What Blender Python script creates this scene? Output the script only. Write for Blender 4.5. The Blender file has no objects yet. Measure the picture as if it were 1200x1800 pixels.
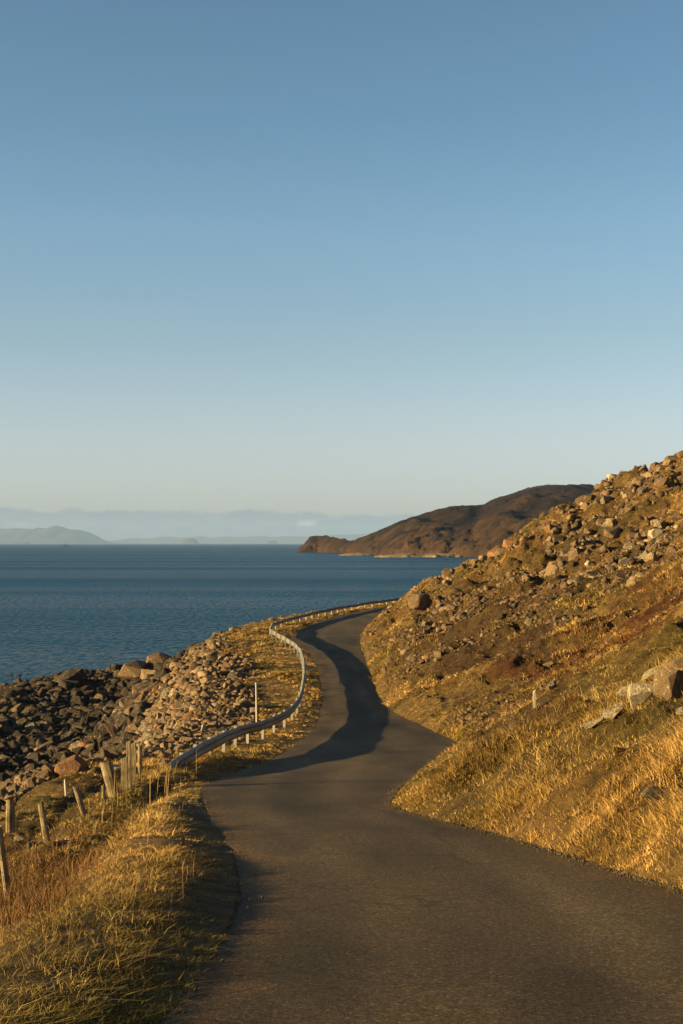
import bpy, math, random
import numpy as np
from mathutils import Vector, Matrix
R = math.radians
rng = np.random.default_rng(7); random.seed(7)
sc = bpy.context.scene; COL = sc.collection

# ------------------------------------------------------------------ camera, sky, sun, exposure
F = 2400.0                                   # focal length in photo pixels (photo 1200 x 1800)
PITCH = math.atan(55 / F)
cam = bpy.data.cameras.new('camera'); co = bpy.data.objects.new('camera', cam); COL.objects.link(co)
cam.sensor_fit = 'VERTICAL'; cam.sensor_height = 36; cam.lens = 48
cam.clip_start = 0.1; cam.clip_end = 120000
co.location = (0, 0, 0); co.rotation_euler = (R(90) + PITCH, 0, 0)
sc.camera = co
SUN_EL, SUN_AZ = R(10.5), R(14)                # azimuth: degrees behind the camera's left
sd = Vector((-math.cos(SUN_EL) * math.cos(SUN_AZ), -math.cos(SUN_EL) * math.sin(SUN_AZ), math.sin(SUN_EL)))
sl = bpy.data.lights.new('sun', 'SUN'); so = bpy.data.objects.new('sun', sl); COL.objects.link(so)
sl.energy = 5.0; sl.angle = R(0.5); sl.color = (1.0, 0.735, 0.31)
so.rotation_euler = sd.to_track_quat('Z', 'Y').to_euler(); so.location = (-50, -10, 60)
w = bpy.data.worlds.new('World'); sc.world = w; w.use_nodes = True
nt = w.node_tree; nt.nodes.clear(); N = nt.nodes.new; L = nt.links.new
def mth(op, a, b=None, c=None, clamp=False, tree=None):
    t = tree or nt
    n = t.nodes.new('ShaderNodeMath'); n.operation = op; n.use_clamp = clamp
    for i, v in enumerate((a, b, c)):
        if v is None: continue
        if isinstance(v, (int, float)): n.inputs[i].default_value = v
        else: t.links.new(v, n.inputs[i])
    return n.outputs[0]
def ramp(t, fac, stops, interp='LINEAR'):
    n = t.nodes.new('ShaderNodeValToRGB'); n.color_ramp.interpolation = interp
    e = n.color_ramp.elements
    while len(e) < len(stops): e.new(0.5)
    for i, (p, c) in enumerate(stops):
        e[i].position = p; e[i].color = (*c, 1) if len(c) == 3 else c
    t.links.new(fac, n.inputs[0]); return n.outputs[0]
sky = N('ShaderNodeTexSky'); sky.sky_type = 'NISHITA'; sky.sun_disc = False
sky.sun_elevation = SUN_EL; sky.sun_rotation = math.atan2(sd.x, sd.y)
sky.air_density = 1.0; sky.dust_density = 0.6; sky.ozone_density = 1.6
tc = N('ShaderNodeTexCoord'); sep = N('ShaderNodeSeparateXYZ'); L(tc.outputs['Generated'], sep.inputs[0])
el = mth('ARCSINE', sep.outputs[2])
# sky tint by height, with darkening added overhead to weaken fill light (a direction-based sky, the same from every position)
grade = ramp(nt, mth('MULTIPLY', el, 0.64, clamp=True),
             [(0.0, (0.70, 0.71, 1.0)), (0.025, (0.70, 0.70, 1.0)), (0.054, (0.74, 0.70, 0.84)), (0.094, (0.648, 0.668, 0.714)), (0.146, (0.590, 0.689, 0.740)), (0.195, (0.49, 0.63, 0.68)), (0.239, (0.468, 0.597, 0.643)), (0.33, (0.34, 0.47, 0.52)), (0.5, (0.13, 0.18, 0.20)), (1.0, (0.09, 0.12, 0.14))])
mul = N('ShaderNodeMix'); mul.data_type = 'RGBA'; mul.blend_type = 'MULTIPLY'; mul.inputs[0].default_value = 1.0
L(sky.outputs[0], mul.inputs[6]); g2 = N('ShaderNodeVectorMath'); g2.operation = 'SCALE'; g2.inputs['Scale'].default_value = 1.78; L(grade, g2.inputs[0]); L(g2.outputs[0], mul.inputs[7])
# low cloud bank along the sea horizon
az = mth('ARCTAN2', sep.outputs[0], sep.outputs[1])
def cnoise(sx, sz, detail, rough=0.6):
    cmb = N('ShaderNodeCombineXYZ'); L(mth('MULTIPLY', az, sx), cmb.inputs[0]); L(mth('MULTIPLY', el, sz), cmb.inputs[1])
    n = N('ShaderNodeTexNoise'); n.inputs['Scale'].default_value = 1; n.inputs['Detail'].default_value = detail; n.inputs['Roughness'].default_value = rough
    L(cmb.outputs[0], n.inputs[0]); return n.outputs[0]
n1 = cnoise(14, 30, 6); n2 = cnoise(60, 160, 5, 0.65); n3 = cnoise(32, 20, 4, 0.6)
top = mth('ADD', mth('MULTIPLY', mth('SUBTRACT', n1, 0.5), 0.010), mth('ADD', mth('ADD', mth('MULTIPLY', mth('SUBTRACT', n2, 0.5), 0.006), mth('MULTIPLY', mth('SUBTRACT', n3, 0.5), 0.017)), 0.0265))
top = mth('SUBTRACT', top, mth('MULTIPLY', mth('ADD', az, 0.25, clamp=True), 0.012))
d = mth('SUBTRACT', top, el)
cl = mth('MULTIPLY', d, 330.0, clamp=True)
base = mth('MULTIPLY', mth('SUBTRACT', el, 0.002), 220.0, clamp=True)
cmask = mth('MULTIPLY', mth('MULTIPLY', cl, base), mth('ADD', mth('MULTIPLY', n2, 0.9), 0.12, clamp=True))
rim = mth('MULTIPLY', mth('SUBTRACT', 1.0, mth('MULTIPLY', d, 260.0, clamp=True), clamp=True), mth('MULTIPLY', mth('SUBTRACT', n2, 0.42), 5.0, clamp=True))
puff = mth('MULTIPLY', mth('SUBTRACT', cnoise(45, 120, 3), 0.60), 9.0, clamp=True)
def sq(v): return mth('MULTIPLY', v, v)
pd = mth('ADD', sq(mth('MULTIPLY', mth('ADD', az, 0.0235), 120.0)), sq(mth('MULTIPLY', mth('SUBTRACT', el, 0.0150), 330.0)))
puff2 = mth('MULTIPLY', mth('SUBTRACT', 1.15, mth('ADD', pd, mth('MULTIPLY', mth('SUBTRACT', n2, 0.5), 5.0))), 1.1, clamp=True)
bright = mth('ADD', mth('ADD', rim, puff2), mth('MULTIPLY', puff, 0.5), clamp=True)
cc = ramp(nt, bright, [(0.0, (0.16, 0.22, 0.36)), (1.0, (1.0, 0.96, 0.88))])
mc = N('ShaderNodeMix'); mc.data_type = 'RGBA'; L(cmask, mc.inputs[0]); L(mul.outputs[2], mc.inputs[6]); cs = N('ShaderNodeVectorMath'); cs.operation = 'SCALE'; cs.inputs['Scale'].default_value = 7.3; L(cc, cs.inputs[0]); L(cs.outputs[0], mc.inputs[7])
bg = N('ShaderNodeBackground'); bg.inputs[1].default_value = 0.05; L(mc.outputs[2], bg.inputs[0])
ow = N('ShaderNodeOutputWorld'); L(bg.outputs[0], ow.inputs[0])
vs = sc.view_settings; vs.view_transform = 'Standard'; vs.look = 'None'; vs.gamma = 1; vs.exposure = 1.45; vs.use_curve_mapping = False
sc.cycles.volume_max_steps = 64; sc.cycles.max_bounces = 4; sc.cycles.volume_bounces = 0
SEA = -13.0

# ------------------------------------------------------------------ numeric helpers
def ray(px, py):
    """direction (x, z per metre of forward distance Y) of photo pixel"""
    u = (np.asarray(px, float) - 600) / F; v = (900 - np.asarray(py, float)) / F
    c, s = math.cos(PITCH), math.sin(PITCH)
    Y = c - v * s; Z = s + v * c
    return u / Y, Z / Y
def project(x, y, z):
    c, s = math.cos(PITCH), math.sin(PITCH)
    dep = y * c + z * s; up = -y * s + z * c
    dep = np.maximum(dep, 0.01)
    return 600 + F * x / dep, 900 - F * up / dep
def hash2(ix, iy, seed):
    h = (ix.astype(np.int64) * 374761393 + iy.astype(np.int64) * 668265263 + seed * 1442695041) & 0x7fffffff
    h = (h ^ (h >> 13)) * 1274126177 & 0x7fffffff
    return ((h ^ (h >> 16)) & 0xffff) / 65535.0
def vnoise(x, y, seed=0):
    x0 = np.floor(x); y0 = np.floor(y); fx = x - x0; fy = y - y0
    fx = fx * fx * fx * (fx * (fx * 6 - 15) + 10); fy = fy * fy * fy * (fy * (fy * 6 - 15) + 10)
    a = hash2(x0, y0, seed); b = hash2(x0 + 1, y0, seed); c = hash2(x0, y0 + 1, seed); d = hash2(x0 + 1, y0 + 1, seed)
    return (a * (1 - fx) + b * fx) * (1 - fy) + (c * (1 - fx) + d * fx) * fy - 0.5
def fbm(x, y, scale, octv=4, seed=0, gain=0.5):
    s = 0; a = 1; f = 1 / scale; x = np.asarray(x, float); y = np.asarray(y, float)
    for k in range(octv):
        xr = x * 0.8 - y * 0.6; yr = x * 0.6 + y * 0.8
        s = s + a * vnoise(x * f + k * 17.3, y * f - k * 9.1, seed + k); a *= gain; f *= 2.03
        x, y = xr, yr
    return s
def sstep(a, b, x):
    t = np.clip((x - a) / (b - a), 0, 1); return t * t * (3 - 2 * t)
def inpoly(px, py, poly):
    px = np.asarray(px, float); py = np.asarray(py, float); ins = np.zeros(px.shape, bool); n = len(poly)
    for i in range(n):
        x1, y1 = poly[i]; x2, y2 = poly[(i + 1) % n]
        if y1 == y2: continue
        ins ^= ((y1 > py) != (y2 > py)) & (px < (x2 - x1) * (py - y1) / (y2 - y1) + x1)
    return ins

# ------------------------------------------------------------------ the road's course
def zroad(Y):                                   # runs down 12 % and levels out
    t = 57.0; s = 6.0
    lin = -1.6 - 0.12 * Y
    return lin + 0.12 * s * np.log1p(np.exp((np.asarray(Y, float) - t) / s))
_Y = np.linspace(3, 300, 6000); _PY = project(0 * _Y, _Y, zroad(_Y))[1]
def on_road(px, py):
    """distance and side position where the sight line of a photo pixel meets the road's level"""
    Y = np.interp(-np.asarray(py, float), -_PY, _Y); return ray(px, py)[0] * Y, Y
LE = [(262,1830),(300,1800),(350,1730),(400,1640),(425,1570),(408,1480),(375,1440),(352,1408),(352,1385),(400,1362),(465,1341),(525,1304),(555,1277),(566,1240),(564,1205),(560,1176),(550,1153),(525,1137),(509,1126),(520,1110),(550,1097),(599,1080),(663,1069),(712,1062),(760,1058)]
RE = [(1300,1600),(1200,1566),(1100,1537),(1000,1505),(920,1482),(850,1460),(760,1440),(705,1425),(684,1412),(705,1385),(750,1360),(806,1345),(817,1327),(800,1302),(740,1275),(690,1252),(663,1225),(652,1190),(641,1160),(631,1128),(640,1102),(672,1087),(712,1076),(745,1069),(800,1061)]
def course(pts):
    a = np.array(pts, float); x, Y = on_road(a[:, 0], a[:, 1]); o = np.argsort(Y); return Y[o], x[o]
lY, lX = course(LE); rY, rX = course(RE)
lY = np.r_[-30, 0, lY, 240, 300, 420]; lX = np.r_[2.5, .2, lX, 30, 75, 180]
rY = np.r_[-30, 0, 6, 9, rY[rY > 9.5], 240, 300, 420]; rX = np.r_[6.5, 3.9, 3.6, 3.45, rX[course(RE)[0] > 9.5], 36, 82, 190]
def smooth_interp(Y, a, b, s=0.5):
    return (np.interp(Y - s, a, b) + np.interp(Y, a, b) * 2 + np.interp(Y + s, a, b)) / 4
def xl(Y): Y = np.asarray(Y, float); return smooth_interp(Y, lY, lX, 0.25 + 0.012 * np.clip(Y, 0, 200))
def xr(Y): Y = np.asarray(Y, float); return smooth_interp(Y, rY, rX, 0.25 + 0.012 * np.clip(Y, 0, 200))
RAIL = [(286,1371),(300,1364),(355,1341),(395,1328),(427,1314),(455,1306),(475,1296),(497,1284),(512,1272),(524,1255),(530,1235),(534,1205),(533,1180),(528,1160),(514,1146),(497,1135),(483,1127),(474,1121)]
ra = np.array(RAIL, float); gx, gY = on_road(ra[:, 0], ra[:, 1])
gx = np.r_[gx, -6.6, -5.6, -3.2, -0.3, 3.0, 6.8, 11.5, 17, 24]; gY = np.r_[gY, 131, 139, 152, 165, 177, 188, 199, 208, 217]
def xg(Y): return smooth_interp(np.asarray(Y, float), gY, gx, 0.8)
CR = np.array([(-30,-4),(0,-3.6),(8,-3.8),(15,-4.3),(22,-5.3),(28,-6.6),(33,-6.8),(38,-6.3),(45,-6.2),(60,-6.4),(72,-6.8),(85,-8.0),(100,-9.2),(115,-10.2),(128,-10.4),(140,-9.4),(155,-6.5),(170,-2.8),(200,8.5),(240,26),(300,70),(420,175)], float)
def xcrest(Y): return smooth_interp(np.asarray(Y, float), CR[:, 0], CR[:, 1], 1.5)
SH = np.array([(-60,-70),(40,-52),(85,-40),(105,-34),(118,-30),(126,-27),(134,-23.5),(142,-19.5),(150,-15.5),(165,-9),(200,4),(240,22),(300,66),(420,170)], float)
def xshore(Y): return np.interp(Y, SH[:, 0], SH[:, 1])

def H(x, y, fine=True):
    """ground height"""
    x = np.asarray(x, float); y = np.asarray(y, float)
    zr = zroad(y); a, b = xl(y), xr(y)
    # left: verge, crest, slope, beach
    e = a - x
    near = 1 - sstep(30, 36, y)
    w_ = np.maximum(a - xcrest(y), 0.5)
    verge = 0.05 * sstep(0, .8, e) + near * (0.07 * sstep(0.05, 0.9, e) - 0.60 * np.clip(e - 1.15, 0, 1.85)) * sstep(-2, 6, y + 2)
    verge = verge + (1 - near) * (0.03 * sstep(0, 1.2, e))
    o = np.maximum(xcrest(y) - x, 0)
    slope = 0.36 + 0.26 * sstep(26, 50, y)
    drop = slope * (np.sqrt(o * o + 0.64) - 0.8)
    zleft = zr + verge - drop
    inland = (x - xshore(y)) * 0.72
    zbeach = SEA + 0.1 + 0.034 * inland + np.where(inland < 0, 0.10 * inland, 0)
    zbeach = np.maximum(zbeach, SEA - 3)
    k = 0.5; m = np.maximum(zleft, zbeach); dd = np.abs(zleft - zbeach)
    zl_ = m + k * np.exp(-dd / k) * 0.35
    zl_ = zl_ + 0.55 * np.exp(-((x + 6.0) ** 2 / 2.2 + (y - 30) ** 2 / 7))
    # right: bank and hillside
    u = np.maximum(x - b, 0)
    far = sstep(60, 190, y)
    s1 = 0.50 + 0.03 * far
    hill = s1 * u + 0.20 * far * 7.5 * (1 - np.exp(-u / 7.5)) + 0.10 * sstep(0, .5, u)
    hill = hill - 2.5 * far * sstep(4, 13, u) * (1 - .5 * sstep(30, 42, u))
    hill = hill - 0.0016 * np.clip(u - 22, 0, 60) ** 2
    hill = np.minimum(hill, 40 + 0.1 * u)
    # the small knoll of the spit
    kx, ky = 1.9, 21.0
    hill = hill - 0.26 * np.exp(-((x - 2.9) ** 2 / 2.6 + (y - 23.5) ** 2 / 14)) * sstep(0, .7, u)
    hill = hill * (1 - sstep(230, 420, y) * 0.25)
    h = np.where(x < a, zl_, np.where(x > b, zr + hill, zr))
    if fine:
        off = np.minimum(1, np.maximum(e, u) / 1.2) * (np.maximum(e, u) > 0)
        rt = x > b
        amp = 1.0
        n = fbm(x, y, 9, 3, 11) * 0.9 * np.clip(np.maximum(u, o) / 6, 0, 1) + fbm(x, y, 1.6, 3, 5) * 0.22 * off
        n = n + rt * (fbm(x * 0.6, y, 22, 3, 31) * 3.2 * np.clip(u / 16, 0, 1) + fbm(x, y, 3.6, 3, 21) * 0.55 * np.clip(u / 4, 0, 1))
        n = n + rt * (np.abs(fbm(x, y, 4.0, 4, 81)) - 0.16) * 3.0 * sstep(55, 110, y) * np.clip(u / 8, 0, 1)
        # hollows and terracettes on the hillside
        n = n + rt * np.clip(u / 6, 0, 1) * -0.35 * np.clip(fbm(x * .7, y * 1.2, 2.6, 2, 77) - 0.18, 0, 1) * 4
        n = n * np.where(rt, 1, 1 - 0.93 * (1 - sstep(1.3, 4, e))) + rt * (0.5 - np.abs(fbm(x, y, 0.9, 3, 52)) * 1.6) * 0.26 * off * (1 - sstep(50, 110, y)) + rt * (0.5 - np.abs(fbm(x, y * 1.3, 2.6, 4, 53)) * 1.5) * 0.55 * off; n = n + (~rt) * near * fbm(x, y, 0.9, 3, 51) * (0.025 + 0.32 * sstep(1.1, 2.4, e)) * off
        n = n - (~rt) * near * 0.42 * np.exp(-((x + 3.55 + (y - 22) * 0.02) / .42) ** 2) * sstep(13, 18, y) * (1 - sstep(27, 30, y))
        h = h + n
    inside = (x > a + 0.28) & (x < b - 0.28)
    band = ((x >= a) & (x <= a + 0.28)) | ((x >= b - 0.28) & (x <= b))
    h = np.where(band, zr - 0.035 + fbm(x, y, 0.35, 3, 57) * 0.02, h)
    return np.where(inside, zr - 0.05, h)

def cast(px, py, y0=5, y1=260, n=4000):
    """where the sight line of a photo pixel first meets the ground"""
    k, m = ray(px, py); Y = np.geomspace(y0, y1, n); g = H(k * Y, Y); hit = np.nonzero(m * Y <= g)[0]
    i = hit[0] if len(hit) else n - 1
    return float(k * Y[i]), float(Y[i]), float(g[i])
def visible(x, y, z, n=48):
    t = np.linspace(0.03, 0.985, n)[:, None]
    return np.all(z[None] * t > H(x[None] * t, y[None] * t, False) - 0.15 - 0.003 * y[None], axis=0)

# ------------------------------------------------------------------ materials
def mat(name, build, rough=0.9):
    m = bpy.data.materials.new(name); m.use_nodes = True; t = m.node_tree
    b = t.nodes['Principled BSDF']; b.inputs['Roughness'].default_value = rough
    b.inputs['Specular IOR Level'].default_value = 0.25
    build(t, b); return m
def nz(t, scale, detail=4, rough=0.6, coord='Object', stretch=None, kind='noise'):
    c = t.nodes.new('ShaderNodeTexCoord'); src = c.outputs[coord]
    if stretch:
        mp = t.nodes.new('ShaderNodeMapping'); mp.inputs['Scale'].default_value = stretch; t.links.new(src, mp.inputs[0]); src = mp.outputs[0]
    if kind == 'voronoi':
        n = t.nodes.new('ShaderNodeTexVoronoi'); n.inputs['Scale'].default_value = scale; t.links.new(src, n.inputs['Vector']); return n.outputs['Distance']
    n = t.nodes.new('ShaderNodeTexNoise'); n.inputs['Scale'].default_value = scale; n.inputs['Detail'].default_value = detail; n.inputs['Roughness'].default_value = rough
    t.links.new(src, n.inputs['Vector']); return n.outputs[0]
def mixc(t, fac, a, b, mode='MIX'):
    n = t.nodes.new('ShaderNodeMix'); n.data_type = 'RGBA'; n.blend_type = mode
    for i, v in ((0, fac), (6, a), (7, b)):
        if isinstance(v, (int, float)): n.inputs[i].default_value = v
        elif isinstance(v, tuple): n.inputs[i].default_value = (*v, 1)
        else: t.links.new(v, n.inputs[i])
    return n.outputs[2]
def bump(t, b, h, dist, strength=1.0):
    n = t.nodes.new('ShaderNodeBump'); n.inputs['Distance'].default_value = dist; n.inputs['Strength'].default_value = strength
    t.links.new(h, n.inputs['Height']); t.links.new(n.outputs[0], b.inputs['Normal'])
def attr(t, name):
    n = t.nodes.new('ShaderNodeAttribute'); n.attribute_name = name; return n.outputs[0]

def _ground(t, b):
    c = attr(t, 'Col')
    v = ramp(t, nz(t, 3.2, 6, 0.7), [(0.30, (0.32, 0.30, 0.28)), (0.66, (1.5, 1.42, 1.25))])
    v2 = ramp(t, nz(t, 0.5, 3, 0.6), [(0.3, (0.75, 0.72, 0.66)), (0.7, (1.2, 1.2, 1.2))])
    t.links.new(mixc(t, 1.0, mixc(t, 1.0, c, v, 'MULTIPLY'), v2, 'MULTIPLY'), b.inputs['Base Color'])
    bump(t, b, nz(t, 3.5, 9, 0.78), 0.55)
M_ground = mat('ground', _ground)
def _road(t, b):
    base = ramp(t, nz(t, 0.35, 4, 0.6, stretch=(1.6, 0.5, 1)), [(0.3, (0.086, 0.059, 0.032)), (0.7, (0.118, 0.083, 0.046))])
    grit = ramp(t, nz(t, 34, 4, 0.85), [(0.34, (0.35, 0.35, 0.35)), (0.5, (1.0, 1.0, 1.0)), (0.66, (2.0, 1.95, 1.8))])
    grit2 = ramp(t, nz(t, 9, 4, 0.8), [(0.3, (0.8, 0.8, 0.8)), (0.7, (1.2, 1.2, 1.2))])
    c = mixc(t, 1.0, mixc(t, 1.0, base, grit, 'MULTIPLY'), grit2, 'MULTIPLY')
    c = mixc(t, 1.0, c, attr(t, 'Col'), 'MULTIPLY')
    tcv = t.nodes.new('ShaderNodeTexCoord'); vv = t.nodes.new('ShaderNodeTexVoronoi'); vv.inputs['Scale'].default_value = 62; t.links.new(tcv.outputs['Object'], vv.inputs['Vector'])
    sx_ = t.nodes.new('ShaderNodeSeparateXYZ'); t.links.new(vv.outputs['Color'], sx_.inputs[0])
    chips = ramp(t, sx_.outputs[0], [(0.0, (0.55, 0.55, 0.55)), (0.55, (0.95, 0.95, 0.95)), (0.88, (1.1, 1.08, 1.02)), (0.985, (2.0, 1.9, 1.7))])
    c = mixc(t, 1.0, c, chips, 'MULTIPLY')
    wn = t.nodes.new('ShaderNodeTexNoise'); wn.inputs['Scale'].default_value = 1.3; wn.inputs['Detail'].default_value = 5; t.links.new(tcv.outputs['Object'], wn.inputs['Vector'])
    ad = t.nodes.new('ShaderNodeVectorMath'); ad.operation = 'ADD'; t.links.new(tcv.outputs['Object'], ad.inputs[0]); t.links.new(wn.outputs['Color'], ad.inputs[1])
    cv = t.nodes.new('ShaderNodeTexVoronoi'); cv.feature = 'DISTANCE_TO_EDGE'; cv.inputs['Scale'].default_value = 0.55; t.links.new(ad.outputs[0], cv.inputs['Vector'])
    ck = mth('MULTIPLY', mth('LESS_THAN', cv.outputs['Distance'], 0.009, tree=t), mth('GREATER_THAN', nz(t, 0.28, 2), 0.53, tree=t), tree=t)
    c = mixc(t, mth('MULTIPLY', ck, 0.5, tree=t), c, (0.02, 0.015, 0.01))
    pt = ramp(t, nz(t, 0.45, 2, 0.4, stretch=(1, 0.35, 1)), [(0.56, (1, 1, 1)), (0.585, (0.80, 0.80, 0.82))])
    c = mixc(t, 1.0, c, pt, 'MULTIPLY')
    t.links.new(c, b.inputs['Base Color']); b.inputs['Roughness'].default_value = 0.85
    bump(t, b, nz(t, 60, 4, 0.8), 0.012)
M_road = mat('asphalt', _road)
def rockmat(name, c1, c2, lich):
    def f(t, b):
        base = ramp(t, nz(t, 1.7, 6, 0.65), [(0.3, c1), (0.7, c2)])
        info = t.nodes.new('ShaderNodeObjectInfo')
        l = ramp(t, nz(t, 5.5, 5, 0.7), [(0.60 - lich, (0, 0, 0)), (0.68 - lich * .8, (1, 1, 1))])
        c = mixc(t, l, base, (0.46, 0.38, 0.26))
        var = mth('ADD', mth('MULTIPLY', info.outputs['Random'], 0.5), 0.75, tree=t)
        mm = t.nodes.new('ShaderNodeVectorMath'); mm.operation = 'SCALE'; t.links.new(c, mm.inputs[0]); t.links.new(var, mm.inputs['Scale'])
        t.links.new(mm.outputs[0], b.inputs['Base Color'])
        bump(t, b, nz(t, 7, 8, 0.7), 0.10)
    return mat(name, f, 0.85)
TONES = {'brown': rockmat('brown_rock', (0.070, 0.043, 0.024), (0.150, 0.093, 0.050), 0.0),
         'tan': rockmat('tan_rock', (0.125, 0.080, 0.042), (0.235, 0.155, 0.085), 0.02),
         'grey': rockmat('grey_rock', (0.085, 0.063, 0.042), (0.165, 0.125, 0.083), 0.04),
         'pale': rockmat('pale_rock', (0.19, 0.135, 0.08), (0.32, 0.24, 0.15), 0.14),
         'rusty': rockmat('rusty_rock', (0.13, 0.062, 0.030), (0.25, 0.125, 0.055), 0.0),
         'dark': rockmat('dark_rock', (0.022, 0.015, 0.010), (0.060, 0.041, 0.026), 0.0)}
def _loose(t, b):
    base = mixc(t, 1.0, attr(t, 'Col'), ramp(t, nz(t, 2.6, 6, 0.7), [(0.3, (0.6, 0.6, 0.6)), (0.7, (1.35, 1.35, 1.35))]), 'MULTIPLY')
    l = ramp(t, nz(t, 6, 5, 0.7), [(0.6, (0, 0, 0)), (0.68, (1, 1, 1))])
    t.links.new(mixc(t, mth('MULTIPLY', l, 0.35, tree=t), base, (0.36, 0.29, 0.19)), b.inputs['Base Color']); bump(t, b, nz(t, 7, 8, 0.7), 0.08)
M_loose = mat('loose_rock', _loose)
def _grass(t, b):
    t.links.new(attr(t, 'Col'), b.inputs['Base Color']); b.inputs['Roughness'].default_value = 0.85; b.inputs['Specular IOR Level'].default_value = 0.05
M_grass = mat('grass_blades', _grass)
def _wood(t, b):
    n = nz(t, 3, 5, 0.7, stretch=(14, 14, 1.1))
    c = ramp(t, n, [(0.28, (0.10, 0.075, 0.045)), (0.5, (0.27, 0.21, 0.135)), (0.72, (0.42, 0.35, 0.24))])
    s = ramp(t, nz(t, 4, 4, 0.6), [(0.35, (0.55, 0.5, 0.42)), (0.6, (1.1, 1.08, 1.0))])
    t.links.new(mixc(t, 1.0, c, s, 'MULTIPLY'), b.inputs['Base Color']); bump(t, b, n, 0.03)
M_wood = mat('weathered_wood', _wood)
def _zinc(t, b):
    n = nz(t, 2.2, 5, 0.65)
    t.links.new(ramp(t, n, [(0.3, (0.12, 0.115, 0.10)), (0.7, (0.26, 0.25, 0.22))]), b.inputs['Base Color'])
    b.inputs['Metallic'].default_value = 0.1; b.inputs['Roughness'].default_value = 0.6
M_zinc = mat('galvanised_steel', _zinc)
def _wire(t, b): b.inputs['Base Color'].default_value = (0.12, 0.10, 0.08, 1); b.inputs['Metallic'].default_value = 0.4
def _pz(t, b): t.links.new(ramp(t, nz(t, 3, 4), [(0.3, (0.36, 0.35, 0.32)), (0.7, (0.52, 0.50, 0.46))]), b.inputs['Base Color'])
M_post = mat('pale_steel', _pz, 0.6)
M_wire = mat('fence_wire', _wire, 0.6)
def _white(t, b):
    t.links.new(ramp(t, nz(t, 4, 4), [(0.3, (0.40, 0.35, 0.27)), (0.7, (0.58, 0.52, 0.42))]), b.inputs['Base Color'])
M_white = mat('weathered_white', _white, 0.7)
def _sea(t, b):
    # dark water body under a broken, rippled surface
    b.inputs['Base Color'].default_value = (0.010, 0.030, 0.042, 1)
    b.inputs['Roughness'].default_value = 0.22; b.inputs['IOR'].default_value = 1.333; b.inputs['Specular IOR Level'].default_value = 0.5
    a = nz(t, 0.30, 6, 0.68, stretch=(0.35, 1.0, 1)); c = nz(t, 1.6, 5, 0.65, stretch=(0.6, 1.0, 1)); g = nz(t, 0.035, 4, 0.6, stretch=(0.15, 1.0, 1))
    s = mth('ADD', mth('MULTIPLY', a, 2.2, tree=t), mth('ADD', mth('MULTIPLY', c, 0.7, tree=t), mth('MULTIPLY', g, 4.0, tree=t), tree=t), tree=t)
    bump(t, b, s, 1.5, 1.0)
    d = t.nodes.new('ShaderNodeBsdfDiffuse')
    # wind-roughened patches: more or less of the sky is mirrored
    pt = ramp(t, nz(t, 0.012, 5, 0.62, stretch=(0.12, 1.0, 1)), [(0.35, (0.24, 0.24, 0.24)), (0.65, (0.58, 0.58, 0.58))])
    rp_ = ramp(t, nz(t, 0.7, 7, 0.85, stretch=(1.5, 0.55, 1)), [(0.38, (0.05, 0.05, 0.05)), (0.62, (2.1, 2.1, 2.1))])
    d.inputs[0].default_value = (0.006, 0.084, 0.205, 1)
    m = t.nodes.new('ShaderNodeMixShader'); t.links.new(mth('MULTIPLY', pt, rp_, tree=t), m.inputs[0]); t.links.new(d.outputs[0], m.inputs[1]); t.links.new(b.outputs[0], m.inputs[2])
    t.links.new(m.outputs[0], t.nodes['Material Output'].inputs[0])
M_sea = mat('sea_water', _sea)
def _head(t, b):
    c = attr(t, 'Col')
    v = ramp(t, nz(t, 0.035, 8, 0.72), [(0.36, (0.40, 0.36, 0.32)), (0.64, (1.8, 1.7, 1.5))])
    v2 = ramp(t, nz(t, 0.15, 6, 0.8), [(0.35, (0.6, 0.6, 0.6)), (0.65, (1.35, 1.3, 1.2))])
    t.links.new(mixc(t, 1.0, mixc(t, 1.0, c, v, 'MULTIPLY'), v2, 'MULTIPLY'), b.inputs['Base Color'])
    bump(t, b, nz(t, 0.09, 9, 0.8), 9.0)
M_head = mat('headland_heather', _head)
def _isl(t, b):
    t.links.new(ramp(t, nz(t, 0.0012, 6, 0.6), [(0.3, (0.05, 0.05, 0.035)), (0.7, (0.12, 0.10, 0.07))]), b.inputs['Base Color']); bump(t, b, nz(t, 0.0018, 6, 0.6), 130)
M_isl = mat('far_island', _isl)

# ------------------------------------------------------------------ mesh helpers
def mesh_obj(name, V, faces, m, parent=None, cols=None, smooth=False, link=True):
    """faces: (n, k) int array or list of lists"""
    me = bpy.data.meshes.new(name); V = np.asarray(V, np.float32)
    if isinstance(faces, np.ndarray):
        n, k = faces.shape
        me.vertices.add(len(V)); me.vertices.foreach_set('co', V.ravel())
        me.loops.add(n * k); me.loops.foreach_set('vertex_index', faces.astype(np.int32).ravel())
        me.polygons.add(n); me.polygons.foreach_set('loop_start', np.arange(0, n * k, k, dtype=np.int32))
        try: me.polygons.foreach_set('loop_total', np.full(n, k, np.int32))
        except Exception: pass
        me.update(calc_edges=True)
    else: me.from_pydata([tuple(map(float, v)) for v in V], [], faces)
    if smooth: me.polygons.foreach_set('use_smooth', np.ones(len(me.polygons), bool))
    if cols is not None:
        ca = me.color_attributes.new('Col', 'FLOAT_COLOR', 'POINT')
        c4 = np.ones((len(V), 4), np.float32); c4[:, :3] = cols; ca.data.foreach_set('color', c4.ravel())
    me.materials.append(m); o = bpy.data.objects.new(name, me)
    if link: COL.objects.link(o)
    if parent: o.parent = parent
    return o
def tag(o, label=None, cat=None, group=None, kind=None):
    for k, v in (('label', label), ('category', cat), ('group', group), ('kind', kind)):
        if v: o[k] = v
    return o
def empty(name, loc=(0, 0, 0), **kw):
    o = bpy.data.objects.new(name, None); o.location = loc; COL.objects.link(o); o.empty_display_size = 0.2
    return tag(o, **kw)
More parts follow.
